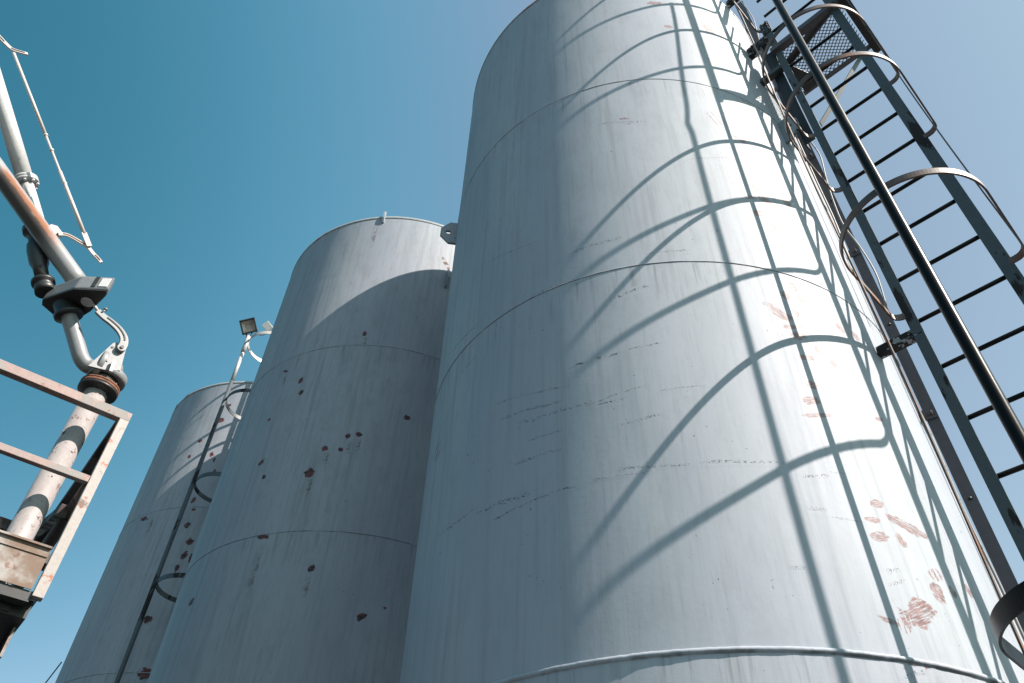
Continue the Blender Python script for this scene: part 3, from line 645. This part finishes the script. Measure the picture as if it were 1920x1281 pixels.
# ------------------------------------------------------------------ loading platform and arm at the left
l = V(-0.799, -0.602, 0); b = V(-0.602, 0.799, 0); up = V(0, 0, 1)
C0 = V(-2.116, 3.395, 0)
def Q(u, d, h): return C0+l*u+b*d+up*(h+1.6)
W_, D_ = 2.4, 1.9
lp = thing('loading_platform', Q(W_/2, D_/2, -1.6), 'rusty pink railed steel loading platform at the left edge', 'platform')
def rb(name, p, q, w, t, side, mat, **k):
    bm = B(); bar(bm, p, q, w, t, side); return obj(name, bm, MAT[mat], lp, bevel=0.003, **k)
HT = 2.70
for u_, d_ in ((0.025, 0.025), (W_-0.025, 0.025), (0.025, D_), (W_-0.025, D_)):
    rb('post', Q(u_, d_, 1.60 if d_ < 1 else 1.55), Q(u_, d_, HT-0.055), 0.05, 0.05, l, 'frame_pale')
HM = 2.262
rb('top_rail', Q(0, 0.025, HT-0.0275), Q(W_, 0.025, HT-0.0275), 0.055, 0.05, up, 'frame')
rb('top_rail', Q(0.028, 0.052, HT-0.0275), Q(0.028, D_, HT-0.0275), 0.055, 0.056, up, 'rusty_shaded', label='rusty side top rail with shade painted in')
rb('top_rail', Q(0.06, D_, HT+0.06), Q(W_, D_, HT+0.06), 0.08, 0.05, up, 'rusty_shaded', label='dark rusty rear top rail')
rb('brace', Q(0.07, 0.35, HM-0.05), Q(0.09, D_-0.05, HT+0.01), 0.06, 0.05, up, 'rusty_shaded')
HM = 2.262
rb('mid_rail', Q(0.052, 0.025, HM-0.02), Q(W_-.052, 0.025, HM-0.02), 0.038, 0.038, up, 'frame')
bm = B(); tube(bm, [Q(0.03, 0.052, HM-0.02), Q(0.03, D_-0.03, HM-0.02)], 0.035, 16); obj('mid_rail', bm, MAT['rusty_shaded'], lp)
bm = B(); box(bm, Q(W_/2+0.03, 0.012, 1.730), l, b, up, W_-0.065, 0.006, 0.205)
box(bm, Q(W_/2+0.03, 0.005, 1.835), l, b, up, W_-0.066, 0.022, 0.010)
box(bm, Q(W_/2+0.03, 0.008, 1.790), l, b, up, W_-0.068, 0.010, 0.006)
obj('kick_plate', bm, MAT['plate'], lp)
bm = B(); box(bm, Q(0.012, D_/2+0.03, 1.72), b, l, up, D_-0.07, 0.006, 0.18); obj('kick_plate', bm, MAT['plate'], lp)
# floor frame and grating
bm = B()
box(bm, Q(W_/2, 0.055, 1.60), l, b, up, W_-0.1, 0.07, 0.05)
box(bm, Q(W_/2, D_-0.1, 1.60), l, b, up, W_-0.1, 0.07, 0.10)
for u_, w_ in ((0.105, 0.17), (0.37, 0.10), (1.1, 0.06), (1.8, 0.06), (2.3, 0.06)): box(bm, Q(u_, D_/2, 1.583), b, l, up, D_-0.25, w_, 0.085)
for d_ in (0.16, 0.62, 1.1, 1.5): box(bm, Q(W_/2, d_, 1.583), l, b, up, W_-0.2, 0.09, 0.07)
obj('floor_beam', bm, MAT['dark'], lp)
bm = B()
n = int((W_-0.2)/0.03)
for i in range(n): box(bm, Q(0.1+0.03*i, D_/2, 1.637), b, l, up, D_-0.1, 0.004, 0.028)
for i in range(18): box(bm, Q(W_/2, 0.08+0.1*i, 1.640), l, b, up, W_-0.1, 0.006, 0.012)
obj('grating', bm, MAT['dark'], lp)
bm = B(); box(bm, Q(0.035, 0.40, 1.47), b, l, up, 0.30, 0.012, 0.14); obj('side_plate', bm, MAT['plate'], lp)
bm = B(); prism(bm, [Q(0.26, 0.25, 1.56), Q(0.26, 1.3, 1.56), Q(0.5, 1.3, 0.6), Q(0.62, 0.6, 0.2), Q(0.62, 0.3, 0.2)], l, 0.1)
for u_ in (0.7, 2.2):
    for d_ in (0.4, 1.6): bar(bm, Q(u_, d_, -1.6), Q(u_, d_, 1.56), 0.10, 0.10, l)
obj('support_leg', bm, MAT['dark'], lp)

P0 = V(-2.495, 3.563, 0)
def A(u, h, d=0.0): return P0+l*u+b*d+up*(h+1.6)
arm = thing('pipe_loader', A(0, -1.6), 'grey and white jointed pipe loading arm rising through the rusty platform', 'loading arm')
bm = B(); tube(bm, [A(0, -1.655), A(0, 1.2), A(0, 3.0)], 0.0655, 32); obj('standpipe', bm, MAT['old_pipe'], arm, label='stained white vertical standpipe')
bm = B(); box(bm, A(0, 1.93, 0.02), l, b, up, 0.42, 0.10, 0.05); obj('pipe_clamp', bm, MAT['dark'], arm)
tl = (up+l*-0.0).normalized()
bm = B(); lathe(bm, A(0, 2.972), tl, [(0.068, 0), (0.085, 0.012), (0.112, 0.014), (0.113, 0.030)], 40); obj('flange', bm, MAT['arm_dark'], arm)
bm = B(); lathe(bm, A(0, 3.002), tl, [(0.1135, 0), (0.1135, 0.016), (0.109, 0.0165), (0.109, 0.020), (0.1135, 0.0205), (0.1135, 0.032)], 40); obj('flange', bm, MAT['rust'], arm, label='rust edged flange')
bm = B(); lathe(bm, A(0, 3.034), tl, [(0.088, 0), (0.088, 0.06)], 32)
for k in range(8):
    t = 2*math.pi*k/8; lathe(bm, A(0, 3.034)+l*0.095*math.cos(t)+b*0.095*math.sin(t), up, [(0.010, 0), (0.010, 0.012), (0.006, 0.013), (0.006, 0.022)], 6, smooth=False)
obj('swivel_neck', bm, MAT['arm_dark'], arm)
bm = B(); lathe(bm, A(-0.01, 3.082), tl, [(0.100, 0), (0.112, 0.004), (0.113, 0.050), (0.100, 0.062), (0.075, 0.070)], 40)
lathe(bm, A(-0.005, 3.150), tl, [(0.075, 0), (0.073, 0.035), (0.060, 0.07), (0.03, 0.092), (0.004, 0.098)], 32)
obj('swivel_body', bm, MAT['arm'], arm)
# toothed quadrant disc on its horizontal axis
bm = B(); lathe(bm, A(0.045, 3.150, -0.035), l, [(0.098, 0.0), (0.100, 0.004), (0.100, 0.026), (0.098, 0.030)], 40)
for k in range(14):
    t = 2*math.pi*k/14; box(bm, A(0.043, 3.150, -0.035)+b*0.075*math.cos(t)+up*0.075*math.sin(t)-l*0.001, b, up, l, 0.016, 0.016, 0.014)
obj('quadrant_disc', bm, MAT['arm'], arm)
bm = B(); pp = [A(*q) for q in ((0.04, 3.15, -0.02), (0.085, 3.137, -0.01), (0.121, 3.138), (0.165, 3.166), (0.21, 3.225), (0.26, 3.296), (0.31, 3.366), (0.365, 3.445))]
tube(bm, spline(pp, 5), 0.047, 28); obj('lower_pipe', bm, MAT['arm'], arm)
dp = (A(0.365, 3.445)-A(0.26, 3.296)).normalized()
bm = B(); lathe(bm, A(0.346, 3.418), dp, [(0.050, 0), (0.082, 0.002), (0.084, 0.026), (0.066, 0.028), (0.070, 0.10)], 32); obj('collar', bm, MAT['arm_dark'], arm)
# balance plate, lever and curved link
bm = B(); pl_ = [(0.116, 3.06), (0.058, 3.285), (0.046, 3.303), (-0.004, 3.305), (-0.022, 3.292), (-0.052, 3.12), (0.03, 3.08)]
plate_hole(bm, [A(u_, h_, -0.105) for u_, h_ in pl_], A(0.020, 3.275, -0.105), 0.007, b, 0.014); obj('hinge_plate', bm, MAT['arm'], arm)
bm = B(); box(bm, A(0.0, 3.108, -0.135), l, b, (up*0.99+l*0.1).normalized(), 0.018, 0.02, 0.085); obj('stop_bar', bm, MAT['white_pipe'], arm)
cl_ = [(0.004, 3.268), (0.004, 3.30), (0.022, 3.345), (0.066, 3.385), (0.125, 3.412), (0.175, 3.426), (0.225, 3.448)]
def ribbon(bm, pts, w0, w1, th, nrm):
    n = len(pts); a = []
    for i, p in enumerate(pts):
        d = (pts[min(i+1, n-1)]-pts[max(i-1, 0)]).normalized(); s = d.cross(nrm).normalized(); w = w0+(w1-w0)*i/(n-1)
        a.append([bm.verts.new(p+s*(x*w/2)+nrm*(y*th/2)) for x, y in ((-1, -1), (1, -1), (1, 1), (-1, 1))])
    for i in range(n-1):
        for k in range(4): bm.faces.new([a[i][k], a[i][(k+1) % 4], a[i+1][(k+1) % 4], a[i+1][k]])
    bm.faces.new(a[0][::-1]); bm.faces.new(a[-1])
bm = B(); path = spline([A(*q, -0.13) for q in cl_], 6); ribbon(bm, path, 0.050, 0.036, 0.02, b)
lathe(bm, A(0.004, 3.262, -0.142), b, [(0.026, 0), (0.026, 0.024)], 20)
hw = [p-b*0.0125 for p in path[8:-8]]; obj('curved_link', bm, MAT['arm'], arm, bevel=0.002)
bm = B(); ribbon(bm, [p+up*0.006 for p in hw], 0.008, 0.008, 0.004, b); o_ = obj('link_slot', bm, MAT['rubber'], arm)
bm = B(); lathe(bm, A(0.004, 3.262, -0.15), b, [(0.011, 0), (0.011, 0.01), (0.007, 0.011)], 12); obj('pin', bm, MAT['dark'], arm); bm = B(); lathe(bm, A(0.05, 3.255, -0.116), b, [(0.008, 0), (0.008, 0.006)], 12); obj('pin', bm, MAT['dark'], arm)
bm = B(); tube(bm, [A(0.215, 3.445, -0.13), A(0.30, 3.52, -0.12)], 0.010, 12); obj('link_rod', bm, MAT['silver'], arm)
bm = B(); tube(bm, [A(0.20, 3.445, -0.14), A(0.185, 3.485, -0.14)], 0.006, 8); lathe(bm, A(0.19, 3.475, -0.14), up, [(0.012, 0), (0.012, 0.01), (0.004, 0.016)], 8); obj('grease_nipple', bm, MAT['arm'], arm)
# faceted housing
fp = [(0.520, 0.098), (0.530, 0.05), (0.399, -0.177), (0.232, -0.299), (0.222, -0.25), (0.255, -0.05), (0.30, 0.08), (0.44, 0.14)]
H0, H1 = 3.50, 3.615
bm = B(); prism(bm, [A(u_, (H0+H1)/2, d_) for u_, d_ in fp], up, H1-H0); obj('housing', bm, MAT['arm'], arm, bevel=0.012)
bm = B(); prism(bm, [A(0.37+(u_-0.37)*0.97, H0-0.006, -0.07+(d_+0.07)*0.97) for u_, d_ in fp], up, 0.010); obj('housing_shade', bm, MAT['rubber'], arm, label='black sheet standing in for the shade under the housing')  # thin black sheet added so the shaded underside reads dark
bm = B(); lathe(bm, A(0.30, 3.480, -0.12), up, [(0.036, 0), (0.040, 0.016)], 20); obj('housing_boss', bm, MAT['white_pipe'], arm)
fa = A(0.399, 0, -0.177); fb = A(0.232, 0, -0.299); fd_ = (fb-fa).normalized(); fn = fd_.cross(up).normalized()
if fn.dot(-b) < 0: fn = -fn
fm = lambda t: fa+(fb-fa)*t
def fpanel(name, t0, t1, z0, z1, mat, out, th=0.006):
    bm = B(); c = fm((t0+t1)/2)+fn*out; c.z = 1.6+(z0+z1)/2
    box(bm, c, fd_, fn, up, (fb-fa).length*(t1-t0), th, z1-z0); return obj(name, bm, MAT[mat], arm)
fpanel('window_slot', 0.46, 0.57, H0+0.018, H1-0.008, 'rubber', 0.001)
fpanel('white_panel', 0.66, 0.92, H0+0.022, H1-0.018, 'white_box', 0.001)
# rust streaked counterweight pipe
RD = (A(1.066, 4.195)-A(0.48, 3.754)).normalized()
s0 = A(0.40, 3.694, 0.0)
bm = B(); tube(bm, [s0-RD*0.02+RD*0.1*i for i in range(12)], 0.061, 40, uv=True); obj('rusty_pipe', bm, RUSTP, arm, label='grey pipe with an orange rust streak')
bm = B(); tube(bm, [s0+RD*1.08, s0+RD*1.5], 0.0615, 40); tube(bm, [s0+RD*1.07, s0+RD*1.08], 0.064, 40); obj('pipe_end', bm, MAT['white_pipe'], arm)
# white pipe further back
WD = (A(1.445, 5.022, 0.16)-A(1.1, 4.544, 0.16)).normalized()
f0 = A(1.033, 4.457, 0.16)
bm = B(); tube(bm, [f0, f0+WD*0.8, f0+WD*2.2], 0.054, 32); tube(bm, [f0-WD*0.56, f0], 0.045, 32); obj('white_pipe', bm, MAT['white_pipe'], arm, label='bright white upper pipe')
bm = B(); lathe(bm, f0-WD*0.03, WD, [(0.047, 0), (0.079, 0.002), (0.080, 0.018), (0.076, 0.019), (0.076, 0.024), (0.080, 0.025), (0.080, 0.042), (0.056, 0.046)], 36)
s_ = WD.cross(up).normalized(); t_ = WD.cross(s_)
for k in range(8):
    a_ = 2*math.pi*(k+0.5)/8; lathe(bm, f0-WD*0.045+s_*0.066*math.cos(a_)+t_*0.066*math.sin(a_), WD, [(0.010, 0), (0.010, 0.014)], 6, smooth=False)
obj('pipe_flange', bm, MAT['white_pipe'], arm)
g0 = A(0.80, 4.03, 0.13); g1 = A(0.56, 3.60, 0.06); GD = (g1-g0).normalized()
bm = B(); lathe(bm, g0-GD*0.05, GD, [(0.045, 0), (0.060, 0.01), (0.060, 0.05), (0.040, 0.06), (0.036, 0.14), (0.052, 0.17), (0.058, 0.22), (0.058, 0.33), (0.044, 0.38), (0.040, 0.47)], 28); obj('valve_body', bm, MAT['arm_dark'], arm)
bm = B(); lathe(bm, g1-GD*0.05, GD, [(0.04, 0), (0.068, 0.002), (0.068, 0.024), (0.05, 0.026), (0.058, 0.06), (0.058, 0.10)], 28); obj('lower_flange', bm, MAT['arm_dark'], arm)
# parallel linkage
bm = B(); plate_hole(bm, [A(u_, h_, -0.03) for u_, h_ in ((0.735, 3.965), (0.725, 4.02), (0.690, 4.030), (0.640, 3.995), (0.635, 3.955), (0.66, 3.93))], A(0.656, 3.968, -0.03), 0.010, b, 0.012); obj('link_lug', bm, MAT['silver'], arm)
bm = B(); lathe(bm, A(0.656, 3.968, -0.045), b, [(0.011, 0), (0.011, 0.03)], 8, smooth=False); obj('link_pin', bm, MAT['rust'], arm)
LK = spline([A(*q, -0.045) for q in ((0.656, 3.958), (0.62, 3.984), (0.577, 3.988), (0.522, 3.982), (0.474, 3.974), (0.430, 3.945), (0.386, 3.922), (0.356, 3.902))], 5)
bm = B(); ribbon(bm, LK, 0.024, 0.022, 0.014, b); obj('lower_link', bm, MAT['silver'], arm, bevel=0.002)
bm = B(); ribbon(bm, [p-b*0.0085 for p in LK[3:-14]], 0.007, 0.007, 0.003, b); ribbon(bm, [p-b*0.0085 for p in LK[-9:-2]], 0.008, 0.008, 0.003, b); obj('link_slot', bm, MAT['rust'], arm)
ra_, rb_ = A(1.569, 5.344, -0.06), A(0.478, 3.985, -0.06); rd_ = (rb_-ra_)
bm = B(); tube(bm, [ra_, ra_+rd_*0.45], 0.0115, 12); tube(bm, [ra_+rd_*0.45, rb_-rd_*0.05], 0.0085, 12); tube(bm, [rb_-rd_*0.36, rb_-rd_*0.05], 0.0125, 12)
for t in (0.45, 0.53, 0.70): lathe(bm, ra_+rd_*t, rd_, [(0.011, -0.006), (0.015, -0.004), (0.015, 0.008), (0.011, 0.010)], 12)
bar(bm, rb_-rd_*0.055, rb_+rd_*0.01, 0.032, 0.014, l); obj('tie_rod', bm, MAT['silver'], arm)
TK = spline([A(*q, -0.06) for q in ((2.1, 5.66), (1.9, 5.535), (1.766, 5.455), (1.698, 5.42), (1.636, 5.388), (1.594, 5.375), (1.55, 5.392), (1.505, 5.418))], 5)
bm = B(); ribbon(bm, TK, 0.032, 0.024, 0.014, b); obj('upper_link', bm, MAT['silver'], arm, bevel=0.002)
bm = B(); ribbon(bm, [p-b*0.0085 for p in TK[-12:-2]], 0.008, 0.008, 0.003, b); ribbon(bm, [p-b*0.0085 for p in TK[2:-17]], 0.008, 0.008, 0.003, b); obj('link_slot', bm, MAT['dark'], arm)

# the loader stands closer to the railing: true size 0.9655 of the units above
K_ = 0.9655
arm.scale = (K_, K_, K_); arm.location = (arm.location.x*K_, arm.location.y*K_, 1.6+(arm.location.z-1.6)*K_)
